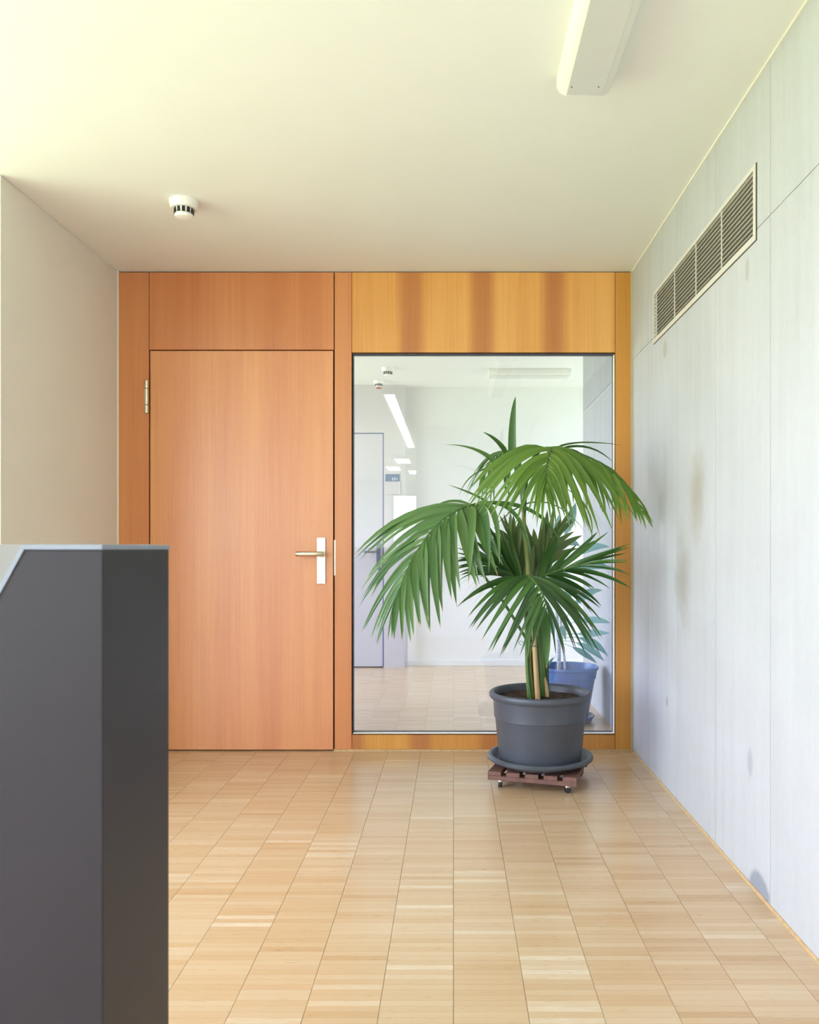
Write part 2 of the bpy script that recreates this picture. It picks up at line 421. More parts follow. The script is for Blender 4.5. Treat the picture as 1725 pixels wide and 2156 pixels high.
# floor: base slab, printed parquet outside the zone in view, real strips inside it
ZX0, ZX1, ZY0, ZY1 = -11 * COLW, 0.9325, 1.20, 4.288
fl = bmesh.new()
add_box(fl, X0 - 0.5, X1 + 0.2, Y0 - 0.2, Y1 + 0.2, -0.20, -0.009)
floor = structure(obj('floor', fl, M_under))
fb = bmesh.new()
for a in ((X0 - 0.5, X1 + 0.2, Y0 - 0.2, ZY0, -0.009, 0.0), (X0 - 0.5, X1 + 0.2, ZY1, Y1 + 0.2, -0.009, 0.0),
          (X0 - 0.5, ZX0, ZY0, ZY1, -0.009, 0.0), (ZX1, X1 + 0.2, ZY0, ZY1, -0.009, 0.0)):
    add_box(fb, *a)
o = obj('parquet_field', fb, M_floor2, floor); o['kind'] = 'stuff'
def strip_verts(cx, ry, g=0.00045):
    x0 = COL0 + cx * COLW + g * 1.3; x1 = min(COL0 + (cx + 1) * COLW - g * 1.3, ZX1)
    y0 = ry * ROWH + g * 0.5; y1 = (ry + 1) * ROWH - g * 0.5
    h = rng.uniform(-0.00025, 0.0)
    return x0, x1, max(y0, ZY0), min(y1, ZY1), h
cells = []
for cx in range(-11, 6):
    for ry in range(int(ZY0 / ROWH), int(ZY1 / ROWH) + 1):
        x0, x1, y0, y1, h = strip_verts(cx, ry)
        if x1 - x0 < 0.003 or y1 - y0 < 0.003: continue
        # does the photograph show it, and how near is it
        sx0 = VX + x0 * F / y1; sx1 = VX + x1 * F / y1
        vis = y0 > 1.835 and sx1 > 372 and sx0 < 1725
        cells.append((0 if vis else 1, y0, x0, x1, y0, y1, h))
cells.sort(key=lambda c: (c[0], c[1]))
cache = {}
for i, c in enumerate(cells[:300]):
    _, _, x0, x1, y0, y1, h = c
    key = (round(x1 - x0, 4), round(y1 - y0, 4))
    if key not in cache:
        bm = box(0, x1 - x0, 0, y1 - y0, -0.0088, 0.0)
        me = bpy.data.meshes.new('parquet_strip'); bmesh.ops.recalc_face_normals(bm, faces=bm.faces); bm.to_mesh(me); bm.free(); me.materials.append(M_floor)
        cache[key] = me
    o = bpy.data.objects.new('parquet_strip', cache[key]); o.location = (x0, y0, h); C.objects.link(o); o.parent = floor
V, Fc = [], []
for c in cells[300:]:
    _, _, x0, x1, y0, y1, h = c
    b0 = len(V)
    V += [(x0, y0, -0.0088), (x1, y0, -0.0088), (x1, y1, -0.0088), (x0, y1, -0.0088), (x0, y0, h), (x1, y0, h), (x1, y1, h), (x0, y1, h)]
    Fc += [(b0 + 4, b0 + 5, b0 + 6, b0 + 7), (b0, b0 + 1, b0 + 5, b0 + 4), (b0 + 1, b0 + 2, b0 + 6, b0 + 5), (b0 + 2, b0 + 3, b0 + 7, b0 + 6), (b0 + 3, b0, b0 + 4, b0 + 7)]
me = bpy.data.meshes.new('parquet_strips'); me.from_pydata(V, [], Fc); me.materials.append(M_floor)
o = bpy.data.objects.new('parquet_strips', me); C.objects.link(o); o.parent = floor; o['kind'] = 'stuff'

# left wall: stub with its end turned back towards the room
wl = bmesh.new(); add_box(wl, LX - 0.16, LX, 3.185, WY + 0.06, 0, ROOM_Z)
structure(obj('wall_left', wl, M_left, bevel=0.003))
structure(obj('trim_1', box(LX, LX + 0.006, WY - 0.006, WY + 0.004, 0, ROOM_Z), M_bead))
# left side further back: return wall and the glazed outer wall
structure(obj('wall_return', box(X0, LX - 0.16, 3.20, WY + 0.06, 0, ROOM_Z), M_left))

def window_wall(name, x, y0, y1, z0, z1, wy0, wy1, n, idx):
    """outer wall in the plane x, with n glazed lights between wy0 and wy1"""
    bm = bmesh.new(); t = 0.2
    add_box(bm, x - t, x, y0, wy0, 0, ROOM_Z); add_box(bm, x - t, x, wy1, y1, 0, ROOM_Z)
    add_box(bm, x - t, x, wy0, wy1, 0, z0); add_box(bm, x - t, x, wy0, wy1, z1, ROOM_Z)
    structure(obj(name, bm, M_left))
    fr = bmesh.new(); f = 0.05
    add_box(fr, x - 0.12, x - 0.06, wy0, wy1, z0, z0 + f); add_box(fr, x - 0.12, x - 0.06, wy0, wy1, z1 - f, z1)
    for k in range(n + 1):
        yy = wy0 + (wy1 - wy0 - f) * k / n; add_box(fr, x - 0.12, x - 0.06, yy, yy + f, z0 + f, z1 - f)
    wn = structure(obj('window_%d' % idx, fr, M_frame))
    for k in range(n):
        a = wy0 + (wy1 - wy0 - f) * k / n + f; b = wy0 + (wy1 - wy0 - f) * (k + 1) / n
        obj('pane', box(x - 0.094, x - 0.086, a, b, z0 + f, z1 - f), M_glassw, wn)
window_wall('wall_outer', X0, Y0, 3.20, 0.37, 2.47, -8.8, 3.0, 8, 2)
window_wall('wall_outer_back_room', -3.7, WY + 0.06, Y1, 0.37, 2.47, 4.5, 7.2, 2, 3)

# front timber wall: dark core with openings, panels in front
core = bmesh.new(); cy0, cy1 = WY + 0.022, WY + 0.062
gx0, gx1, gz0, gz1 = W(743, 0, WY).x, W(1294.5, 0, WY).x, W(0, 1545, WY).z, W(0, 744, WY).z
for a in ((LX - 0.16, gx0, cy0, cy1, 0, ROOM_Z), (gx1, WX + 0.02, cy0, cy1, 0, ROOM_Z), (gx0, gx1, cy0, cy1, gz1, ROOM_Z), (gx0, gx1, cy0, cy1, 0, gz0)):
    add_box(core, *a)
wf = structure(obj('wall_front', core, M_dark))
def px_panel(name, x0, y0, x1, y1, mat, parent, depth=0.022, proud=0.0, bev=0.0012):
    a = W(x0, y0, WY); b = W(x1, y1, WY)
    return obj(name, box(a.x, b.x, WY - proud, WY + depth, b.z, a.z), mat, parent, bevel=bev, seg=1)
px_panel('wood_panel', 248.6, 573.4, 313.4, 1581.2, M_red, wf)
px_panel('wood_panel', 314.6, 573.4, 702.8, 736.2, M_red, wf)
px_panel('wood_panel', 704.8, 573.4, 740.7, 1581.2, M_red, wf)
px_panel('wood_panel', 741.3, 573.4, 1295.4, 742.2, M_band, wf)
px_panel('wood_panel', 1296.2, 573.4, 1330.6, 1581.2, M_gold, wf)
px_panel('wood_panel', 741.3, 1547.4, 1295.4, 1577.5, M_sill, wf)
structure(obj('trim_2', box(WX - 0.010, WX + 0.002, WY - 0.004, WY + 0.022, 0, ROOM_Z - 0.004), M_seal))
structure(obj('baseboard_front', box(W(703, 0, WY).x, WX - 0.012, WY - 0.010, WY + 0.004, 0, 0.010), M_skirt))

# door
dr = px_panel('door_1', 316.4, 738.6, 701.6, 1578.6, M_door, None, depth=0.020)
structure(dr)
hy = WY
p0, p1 = W(668, 1132, hy), W(686, 1229, hy)
hp = obj('handle_plate', box(p0.x, p1.x, hy - 0.009, hy, p1.z, p0.z), M_plate, dr, bevel=0.0015)
hc = W(677.5, 1166, hy)
Rx = Matrix.Rotation(math.pi / 2, 4, 'X')
bm = lathe([(0.0, 0.0), (0.021, 0.0), (0.021, 0.006), (0.012, 0.008), (0.012, 0.052), (0.0, 0.054)], (hc.x, hy - 0.008, hc.z), 24, M=Rx)
obj('handle_rose', bm, M_steel, dr, smooth=True)
pts = [Vector((hc.x + 0.016, hy - 0.052, hc.z)), Vector((hc.x + 0.002, hy - 0.060, hc.z)), Vector((hc.x - 0.020, hy - 0.062, hc.z)), Vector((hc.x - 0.06, hy - 0.062, hc.z)), Vector((hc.x - 0.122, hy - 0.062, hc.z)), Vector((hc.x - 0.124, hy - 0.062, hc.z))]
obj('door_handle', tube(pts, [0.012, 0.0135, 0.0140, 0.0140, 0.0140, 0.0125], 20), M_steel, dr, smooth=True)
for yy in (1135.5, 1225.5):
    s_ = W(671.5, yy, hy); obj('screw', lathe([(0.0, 0.0005), (0.0022, 0.0005), (0.0022, -0.002), (0, -0.002)], (s_.x, hy - 0.0092, s_.z), 10, M=Rx), M_plate, dr)
a, b = W(703.6, 1137, hy), W(707.0, 1211.5, hy)
obj('strike_plate', box(a.x, b.x, hy - 0.0012, hy + 0.004, b.z, a.z), M_bead, dr)
def hinge(yt, yb):
    zt, zb = W(0, yt, WY).z, W(0, yb, WY).z; xc = W(310.5, 0, WY).x; yc = WY - 0.012; h = zt - zb
    bm = bmesh.new()
    for f0, f1, r in ((0, 0.245, 0.0115), (0.255, 0.745, 0.0118), (0.755, 1, 0.0115)):
        lathe([(0, zb + h * f0), (r * 0.85, zb + h * f0), (r, zb + h * f0 + 0.002), (r, zb + h * f1 - 0.002), (r * 0.85, zb + h * f1), (0, zb + h * f1)], (xc, yc, 0), 20, bm)
    add_box(bm, xc - 0.017, xc - 0.002, WY - 0.004, WY, zb + h * 0.25, zb + h * 0.75)
    return obj('hinge', bm, M_steel, dr, smooth=True)
hinge(802, 871); hinge(1447, 1516)

# window_1: interior pane with its beads and gasket
wn = structure(obj('window_1', box(gx0 + 0.002, gx1 - 0.002, WY + 0.030, WY + 0.038, gz0 + 0.002, gz1 - 0.002), M_glass))
fr = bmesh.new(); g = 0.0032
add_box(fr, gx0, gx1, WY + 0.001, WY + 0.029, gz0, gz0 + g); add_box(fr, gx1 - g, gx1, WY + 0.001, WY + 0.029, gz0 + g, gz1)
obj('glazing_bead', fr, M_bead, wn)
fr = bmesh.new()
add_box(fr, gx0, gx1, WY + 0.001, WY + 0.029, gz1 - 0.006, gz1); add_box(fr, gx0, gx0 + 0.003, WY + 0.001, WY + 0.029, gz0 + g, gz1 - 0.006)
add_box(fr, gx0, gx1, WY + 0.039, WY + 0.062, gz0, gz0 + 0.004); add_box(fr, gx1 - 0.003, gx1, WY + 0.039, WY + 0.062, gz0, gz1)
obj('gasket', fr, M_gasket, wn)

# concrete wall with its formwork panels and the duct opening
VY0, VY1, VZ0, VZ1 = 2.540, 3.842, 2.020, 2.258
wr = bmesh.new()
T = 0.006
for a in ((-1.2, VY0, 0, ROOM_Z), (VY1, 5.94, 0, ROOM_Z), (VY0, VY1, 0, VZ0), (VY0, VY1, VZ1, ROOM_Z)):
    add_box(wr, WX + T, WX + 0.25, a[0], a[1], a[2], a[3])
add_box(wr, WX + 0.12, WX + 0.25, VY0, VY1, VZ0, VZ1)
wr_o = structure(obj('wall_right', wr, M_concj))
G = 0.0012; HJ = 2.052
edges = [-1.2, -0.63, -0.10, 0.405, 0.911, 1.417, 1.923, 2.430, 2.937, 3.444, 3.950, 4.457, 4.962, 5.467, 5.94]
for y0, y1 in zip(edges, edges[1:]):
    for z0, z1 in ((0.0, HJ), (HJ, ROOM_Z)):
        a, b, c, d = y0 + G, y1 - G, z0 + (G if z0 else 0), z1 - (G if z1 == HJ else 0)
        pts = [(a, c), (b, c), (b, d), (a, d)]
        o0, o1 = max(a, VY0), min(b, VY1)
        if o1 > o0:                                # notch for the grille
            if z0 == 0:
                pts = [(a, c), (b, c)]
                if o1 < b: pts += [(b, d), (o1, d), (o1, VZ0)]
                else: pts += [(b, VZ0)]
                if o0 > a: pts += [(o0, VZ0), (o0, d), (a, d)]
                else: pts += [(a, VZ0)]
            else:
                pts = [(b, d), (a, d)]
                if o0 > a: pts += [(a, c), (o0, c), (o0, VZ1)]
                else: pts += [(a, VZ1)]
                if o1 < b: pts += [(o1, VZ1), (o1, c), (b, c)]
                else: pts += [(b, VZ1)]
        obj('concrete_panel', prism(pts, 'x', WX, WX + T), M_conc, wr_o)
structure(obj('trim_3', box(WX - 0.006, WX, -1.2, WY, ROOM_Z - 0.006, ROOM_Z), M_trim))
structure(obj('baseboard_right', prism([(WX - 0.008, 0), (WX, 0), (WX, 0.007), (WX - 0.003, 0.007)], 'y', 1.0, WY - 0.010), M_skirt))

# back room shell
DY = 7.28; DXc = W(852, 0, DY).x
structure(obj('wall_back', box(DXc - 0.02, X1, Y1, Y1 + 0.2, 0, ROOM_Z), M_white))
structure(obj('baseboard_back', box(DXc, X1, Y1 - 0.012, Y1, 0, 0.055), M_white, bevel=0.003))
bw = bmesh.new(); dx1 = W(808.5, 0, DY).x; dzt = W(0, 911, DY).z
add_box(bw, dx1, DXc, DY, Y1 + 0.2, 0, ROOM_Z); add_box(bw, -1.85, dx1, DY, Y1 + 0.2, dzt, ROOM_Z); add_box(bw, -3.7, -1.85, DY, Y1 + 0.2, 0, ROOM_Z)
structure(obj('wall_back_left', bw, M_doorb))
d2 = structure(obj('door_2', box(-1.84, dx1 - 0.010, DY + 0.004, DY + 0.045, 0.012, dzt - 0.010), M_doorleaf))
obj('door_gap', prism([(-1.85, 0), (dx1, 0), (dx1, dzt), (-1.85, dzt)], 'y', DY + 0.046, DY + 0.05), M_doorgap, d2)
obj('door_gap', box(dx1 - 0.011, dx1 - 0.0005, DY + 0.002, DY + 0.03, 0, dzt), M_doorgap, d2)
obj('door_gap', box(-1.84, dx1, DY + 0.002, DY + 0.03, dzt - 0.011, dzt - 0.0005), M_doorgap, d2)
a, b = W(793, 1140, DY), W(801, 1200, DY)
obj('handle_plate', box(a.x, b.x, DY - 0.006, DY + 0.004, b.z, a.z), M_handleb, d2)
a, b = W(768, 1162, DY), W(798, 1165.5, DY)
obj('door_handle', tube([Vector((b.x, DY - 0.006, a.z)), Vector((b.x, DY - 0.045, a.z)), Vector((b.x - 0.02, DY - 0.05, a.z)), Vector((a.x, DY - 0.05, a.z))], 0.009, 10), M_handleb, d2, smooth=True)
bm = bmesh.new()
for a in ((WY, 6.05, 0, ROOM_Z), (7.25, Y1, 0, ROOM_Z), (6.05, 7.25, 0, 0.37), (6.05, 7.25, 2.47, ROOM_Z)): add_box(bm, X1, X1 + 0.2, *a)
structure(obj('wall_back_right', bm, M_white))
bm = bmesh.new()
for a in ((6.05, 7.25, 0.37, 0.42), (6.05, 7.25, 2.42, 2.47), (6.05, 6.10, 0.42, 2.42), (7.20, 7.25, 0.42, 2.42)): add_box(bm, X1 + 0.06, X1 + 0.12, *a)
w5 = structure(obj('window_5', bm, M_frame))  # unseen window, added to make the back room brighter
obj('pane', box(X1 + 0.086, X1 + 0.094, 6.10, 7.20, 0.42, 2.42), M_glassw, w5)
structure(obj('wall_back_end', box(WX + 0.25, X1, 5.70, 5.94, 0, ROOM_Z), M_white))
# behind the viewer: plain wall, and a corridor running away on its left
rw = bmesh.new(); add_box(rw, -0.45, WX + 0.25, -1.4, -1.2, 0, ROOM_Z); add_box(rw, -0.45, -0.25, Y0, -1.4, 0, ROOM_Z)
structure(obj('wall_rear', rw, M_white))
ew = bmesh.new(); ex0, ex1, ez0, ez1 = -1.35, -0.72, 1.05, 2.25
for a in ((X0, ex0, 0, ROOM_Z), (ex1, -0.25, 0, ROOM_Z), (ex0, ex1, 0, ez0), (ex0, ex1, ez1, ROOM_Z)):
    add_box(ew, a[0], a[1], Y0 - 0.2, Y0, a[2], a[3])
structure(obj('wall_corridor_end', ew, M_white))
fr = bmesh.new()
for a in ((ex0, ex1, ez0, ez0 + 0.05), (ex0, ex1, ez1 - 0.05, ez1), (ex0, ex0 + 0.05, ez0 + 0.05, ez1 - 0.05), (ex1 - 0.05, ex1, ez0 + 0.05, ez1 - 0.05)):
    add_box(fr, a[0], a[1], Y0 - 0.12, Y0 - 0.06, a[2], a[3])
w4 = structure(obj('window_4', fr, M_frame))
obj('pane', box(ex0 + 0.05, ex1 - 0.05, Y0 - 0.094, Y0 - 0.086, ez0 + 0.05, ez1 - 0.05), M_glassw, w4)

# =====================================================================================================
# THINGS
# =====================================================================================================
# ---- foreground parapet
ZT = 1.0685; zc = ZT - 0.0065
par = thing(empty('parapet', (-0.62, 1.12, 0)), 'dark anthracite stair parapet with pale cap in the left foreground', 'parapet')
sx0 = -0.5236; slope = 95 / 52.0
prof = [(-0.428, 0.0), (-0.428, zc), (sx0, zc), (-0.86, zc - (-(-0.86) + sx0) * slope), (-0.86, 0.0)]
obj('body', prism(prof, 'y', 1.0, 1.232), M_par, par, bevel=0.0015)
obj('cap', box(sx0 - 0.002, -0.4275, 0.998, 1.236, zc, ZT), M_cap, par, bevel=0.001)
dz = 0.33
capd = [(sx0 - 0.002, ZT), (sx0 - 0.004, zc), (-0.86, zc - (0.86 + sx0) * slope), (-0.864, zc - (0.86 + sx0) * slope + 0.009)]
obj('sloped_cap', prism([(sx0 - 0.002, ZT), (sx0, zc), (-0.86, zc - (0.86 + sx0) * slope), (-0.868, zc - (0.86 + sx0) * slope + 0.004)], 'y', 0.998, 1.236), M_cap, par)
obj('rear_panel', box(-0.90, -0.455, 1.2365, 1.262, 0, ZT + 0.001), M_inner, par, bevel=0.001)

# ---- ceiling lamp in view (off)
def tray_lamp(name, x0, x1, y0, y1, label, group=None, zb=2.456, lit=None, along='y'):
    t = empty(name, ((x0 + x1) / 2, (y0 + y1) / 2, ROOM_Z)); thing(t, label, 'lamp', group)
    RZ = ROOM_Z - 0.0005; wdt = (x1 - x0) if along == 'y' else (y1 - y0)
    a0, a1 = (x0, x1) if along == 'y' else (y0, y1)
    c0, c1 = (y0, y1) if along == 'y' else (x0, x1)
    r = wdt * 0.17
    prof = [(a0, RZ), (a0, zb + 0.026), (a0 + r * 0.35, zb + 0.010), (a0 + r, zb), (a1 - r, zb), (a1 - r * 0.35, zb + 0.010), (a1, zb + 0.026), (a1, RZ)]
    obj('housing', prism(prof, along, c0, c1), M_lamp, t, smooth=True, bevel=0.003)
    p = (a0 + r, a1 - r, c0 + 0.012, c1 - 0.012) if along == 'y' else (c0 + 0.012, c1 - 0.012, a0 + r, a1 - r)
    obj('diffuser', box(*p, zb - 0.0025, zb - 0.0003), lit or M_diff, t, bevel=0.001)
    return t
lamp = tray_lamp('ceiling_lamp', 0.318, 0.487, 2.522, 3.6 - 2.55, 'unlit white linear ceiling lamp above the concrete wall side, nearest the viewer') if False else \
       tray_lamp('ceiling_lamp', 0.318, 0.487, 1.05, 2.527, 'unlit white linear ceiling lamp with grey diffuser, cut off by the top edge')
for sxp in (1205, 1262):
    q = W(sxp, 181, 2.46)
    obj('screw', lathe([(0, -0.0015), (0.0022, -0.0015), (0.0026, 0.001), (0, 0.001)], (q.x, 2.468, 2.4538), 10), M_slot, lamp)
q0, q1 = W(1028, 790, 6.75), W(1199, 790, 6.75)
tray_lamp('ceiling_lamp', q0.x, q1.x, 6.62, 6.78, 'unlit linear ceiling lamp seen through the glass in the room behind', zb=2.462, along='x')
# lit tubes behind the viewer, mirrored in the pane
m, nt, b = new_mat('lit_diffuser'); NN = NT(nt)
b.inputs['Emission Color'].default_value = (1.0, 0.97, 0.95, 1); b.inputs['Emission Strength'].default_value = 7.0
M_lit = m
tray_lamp('corridor_lamp', -0.655, -0.510, -2.70, 1.25, 'lit linear ceiling lamp mirrored slanting in the upper left of the pane', lit=M_lit)
for i, (cx_, cy_) in enumerate(((-1.05, -5.7), (-0.81, -4.45), (-0.70, -6.4))):
    tray_lamp('ceiling_spot_panel', cx_ - 0.17, cx_ + 0.17, cy_ - 0.35, cy_ + 0.35,
              ['small lit ceiling panel mirrored in the pane just above the blue door sign', 'small lit ceiling panel mirrored highest in the pane, right of the door sign', 'small lit ceiling panel mirrored furthest right, over the bright corridor window'][i], 'lit ceiling panels mirrored in the pane', lit=M_lit)

# ---- smoke detectors
def detector(c, r, label, name='smoke_detector', h=0.068, red=False):
    t = thing(empty(name, c), label, 'smoke detector')
    cz = c[2]
    obj('base', lathe([(0, cz), (r, cz), (r, cz - h * 0.16), (r * 0.96, cz - h * 0.30), (r * 0.84, cz - h * 0.46), (0, cz - h * 0.46)], (c[0], c[1], 0), 48), M_det, t, smooth=True)
    obj('sensor_head', lathe([(0, cz - h * 0.42), (r * 0.66, cz - h * 0.42), (r * 0.60, cz - h * 0.78), (r * 0.64, cz - h * 0.82), (r * 0.56, cz - h * 0.95), (r * 0.3, cz - h), (0, cz - h)], (c[0], c[1], 0), 40), M_det, t, smooth=True)
    for k in range(12):
        a = math.radians(-90 + 15 + 30 * k)
        M4 = Matrix.Translation((c[0], c[1], cz - h * 0.61)) @ Matrix.Rotation(a, 4, 'Z')
        obj('vent_slot', box(r * 0.55, r * 0.668, -r * 0.105, r * 0.105, -h * 0.15, h * 0.14, M=M4), M_slot, t)
    if red: obj('red_ring', lathe([(0, cz - h * 1.0), (r * 0.5, cz - h * 1.0), (r * 0.5, cz - h * 1.12), (0, cz - h * 1.12)], (c[0], c[1], 0), 24), M_red_led, t)
    return t
dc = W(387.5, 424, 3.43)
detector((dc.x, 3.43, ROOM_Z), 0.060, 'white smoke detector on the ceiling above the door', h=0.072)
dc = W(817, 0, 6.60)
detector((dc.x, 6.60, ROOM_Z), 0.052, 'smoke detector seen through the glass, further from the door', h=0.07)
dc = W(798, 0, 7.12)
detector((dc.x, 7.12, ROOM_Z), 0.048, 'white ceiling alarm with red underside seen through the glass', name='ceiling_alarm', h=0.058, red=True)

# ---- ventilation grille
vg = thing(empty('ventilation_grille', (WX, (VY0 + VY1) / 2, VZ0)), 'long metal ventilation grille with fine louvres high in the concrete wall', 'vent')
f = 0.020
fr = bmesh.new()
add_box(fr, WX - 0.004, WX + 0.018, VY0, VY1, VZ0, VZ0 + f); add_box(fr, WX - 0.004, WX + 0.018, VY0, VY1, VZ1 - f * 0.75, VZ1)
add_box(fr, WX - 0.004, WX + 0.018, VY0, VY0 + f, VZ0 + f, VZ1 - f * 0.75); add_box(fr, WX - 0.004, WX + 0.018, VY1 - 0.012, VY1, VZ0 + f, VZ1 - f * 0.75)
obj('frame', fr, M_vent, vg)
obj('shadow_gap', box(WX - 0.002, WX + 0.004, VY0 - 0.005, VY0 - 0.0005, VZ0 - 0.002, VZ1), M_dark, vg)  # solid dark strips paint the shadow line along the grille frame
obj('shadow_gap', box(WX - 0.001, WX + 0.004, VY0 - 0.004, VY1, VZ0 - 0.003, VZ0 - 0.0005), M_dark, vg)
obj('duct_back', box(WX + 0.014, WX + 0.018, VY0, VY1, VZ0, VZ1), M_ventin, vg)
NL = 12; zz0, zz1 = VZ0 + f, VZ1 - f * 0.75
lou_me = None
for i in range(NL):
    z = zz0 + (zz1 - zz0) * (i + 0.75) / (NL + 0.3)
    if lou_me is None:
        bm = prism([(0, 0), (0.0, 0.0024), (0.005, 0.0030), (0.005, 0.0006)], 'y', VY0 + f, VY1 - 0.012)
        bmesh.ops.recalc_face_normals(bm, faces=bm.faces)
        lou_me = bpy.data.meshes.new('louvre'); bm.to_mesh(lou_me); bm.free(); lou_me.materials.append(M_vent)
    o = bpy.data.objects.new('louvre', lou_me); place(o, vg); o.location = (WX - 0.001, 0, z)
for yb in (3.79, 3.478, 3.172, 2.868):
    obj('mullion', box(WX - 0.0022, WX + 0.001, yb - 0.003, yb + 0.003, zz0, zz1), M_vent, vg)

# ---- door sign in the back room
sg = thing(empty('door_sign', W(827, 1013, DY)), 'small blue room sign reading 231 beside the pale door behind the glass', 'sign')
a, b = W(812, 998.5, DY), W(841.5, 1013.5, DY)
obj('plate', box(a.x, b.x, DY - 0.006, DY, b.z, a.z), M_sign, sg)
a2, b2 = W(812.5, 1013.8, DY), W(840.5, 1041, DY)
obj('lower_plate', box(a2.x, b2.x, DY - 0.005, DY, b2.z, a2.z), M_doorb, sg)
obj('plate_edge', box(b2.x, b2.x + 0.005, DY - 0.008, DY, b2.z, a2.z), M_white, sg)
fc = bpy.data.curves.new('digits', 'FONT'); fc.body = '231'; fc.size = 0.034; fc.extrude = 0.0008; fc.align_x = 'RIGHT'; fc.materials.append(M_letter)
tmp = bpy.data.objects.new('digits_curve', fc); C.objects.link(tmp)
dme = bpy.data.meshes.new_from_object(tmp.evaluated_get(bpy.context.evaluated_depsgraph_get())); dme.name = 'digits'
bpy.data.objects.remove(tmp)
fo = bpy.data.objects.new('digits', dme); place(fo, sg); fo.location = (b.x - 0.012, DY - 0.0075, b.z + 0.010); fo.rotation_euler = (math.pi / 2, 0, 0); fo.scale = (1.15, 1, 1)

# =====================================================================================================
# DOLLY, SAUCER, PALM
# =====================================================================================================
PC = Vector((0.396, 3.750, 0.0))
ang = math.radians(-16.8)
DM = Matrix.Translation(PC) @ Matrix.Rotation(ang, 4, 'Z')
dl = thing(empty('plant_dolly', PC), 'brown slatted wooden plant dolly on castors under the large pot', 'plant stand')
H = 0.196
for i in range(5):                                      # slats run away from the viewer
    x0 = -H + i * (2 * H - 0.060) / 4
    obj('slat', box(x0, x0 + 0.060, -H, H, 0.0600, 0.0790, M=DM), M_dolly, dl, bevel=0.0015, seg=1)
for yb in (-H, -0.030, H - 0.060):
    obj('runner', box(-H, H, yb, yb + 0.060, 0.0410, 0.0600, M=DM), M_dolly, dl, bevel=0.0015, seg=1)
for sx_ in (-1, 1):
    for sy_ in (-1, 1):
        cst = Vector((sx_ * 0.150, sy_ * 0.150, 0))
        c = DM @ cst
        bm = lathe([(0, 0.041), (0.016, 0.041), (0.016, 0.0385), (0.006, 0.0375), (0.0055, 0.034), (0.0115, 0.033), (0.0128, 0.026), (0.0115, 0.0225), (0, 0.0225)], (c.x, c.y, 0), 18)
        k = obj('castor', bm, M_chrome, dl, smooth=True)
        A = Matrix.Rotation(rng.uniform(0, 6.28), 4, 'Z') @ Matrix.Rotation(math.pi / 2, 4, 'Y')
        bm = lathe([(0, -0.009), (0.0125, -0.009), (0.0145, -0.006), (0.0145, 0.006), (0.0125, 0.009), (0, 0.009)], (c.x, c.y, 0.0146), 22, M=A)
        obj('wheel', bm, M_rubber, k, smooth=True)

sa = lathe([(0, 0.0795), (0.172, 0.0795), (0.192, 0.084), (0.212, 0.096), (0.220, 0.104), (0.232, 0.103), (0.2405, 0.110), (0.2415, 0.118), (0.236, 0.125),
            (0.226, 0.127), (0.217, 0.122), (0.213, 0.113), (0.200, 0.100), (0.186, 0.0905), (0, 0.0895)], (PC.x, PC.y, 0), 96)
thing(obj('saucer', sa, M_sauc, smooth=True), 'round charcoal plastic saucer on the brown slatted dolly', 'saucer')

palm = thing(empty('potted_palm', (PC.x, PC.y, 0.09)), 'tall kentia palm with arching fronds in a charcoal plastic pot by the pane', 'potted plant')
pot = [(0, 0.0900), (0.178, 0.0900), (0.1855, 0.095), (0.2050, 0.292), (0.2068, 0.2945), (0.2092, 0.2955), (0.2135, 0.372), (0.2160, 0.380), (0.2240, 0.380), (0.2310, 0.388),
       (0.2330, 0.398), (0.2300, 0.407), (0.2220, 0.412), (0.2130, 0.409), (0.2070, 0.400), (0.2030, 0.360), (0.200, 0.340), (0, 0.338)]
obj('pot', lathe(pot, (PC.x, PC.y, 0), 96), M_pot, palm, smooth=True)
bm = bmesh.new(); seg = 40
rings = []
for ri in range(9):
    r = 0.2010 * ri / 8
    if ri == 0: rings.append([bm.verts.new((PC.x, PC.y, 0.385))]); continue
    rings.append([bm.verts.new((PC.x + r * math.cos(2 * math.pi * k / seg), PC.y + r * math.sin(2 * math.pi * k / seg), 0.377 + rng.uniform(-0.004, 0.006) + 0.006 * (1 - ri / 8))) for k in range(seg)])
for k in range(seg): bm.faces.new((rings[0][0], rings[1][k], rings[1][(k + 1) % seg]))
for a, b in zip(rings[1:], rings[2:]):
    for k in range(seg): bm.faces.new((a[k], b[k], b[(k + 1) % seg], a[(k + 1) % seg]))
obj('soil', bm, M_soil, palm)

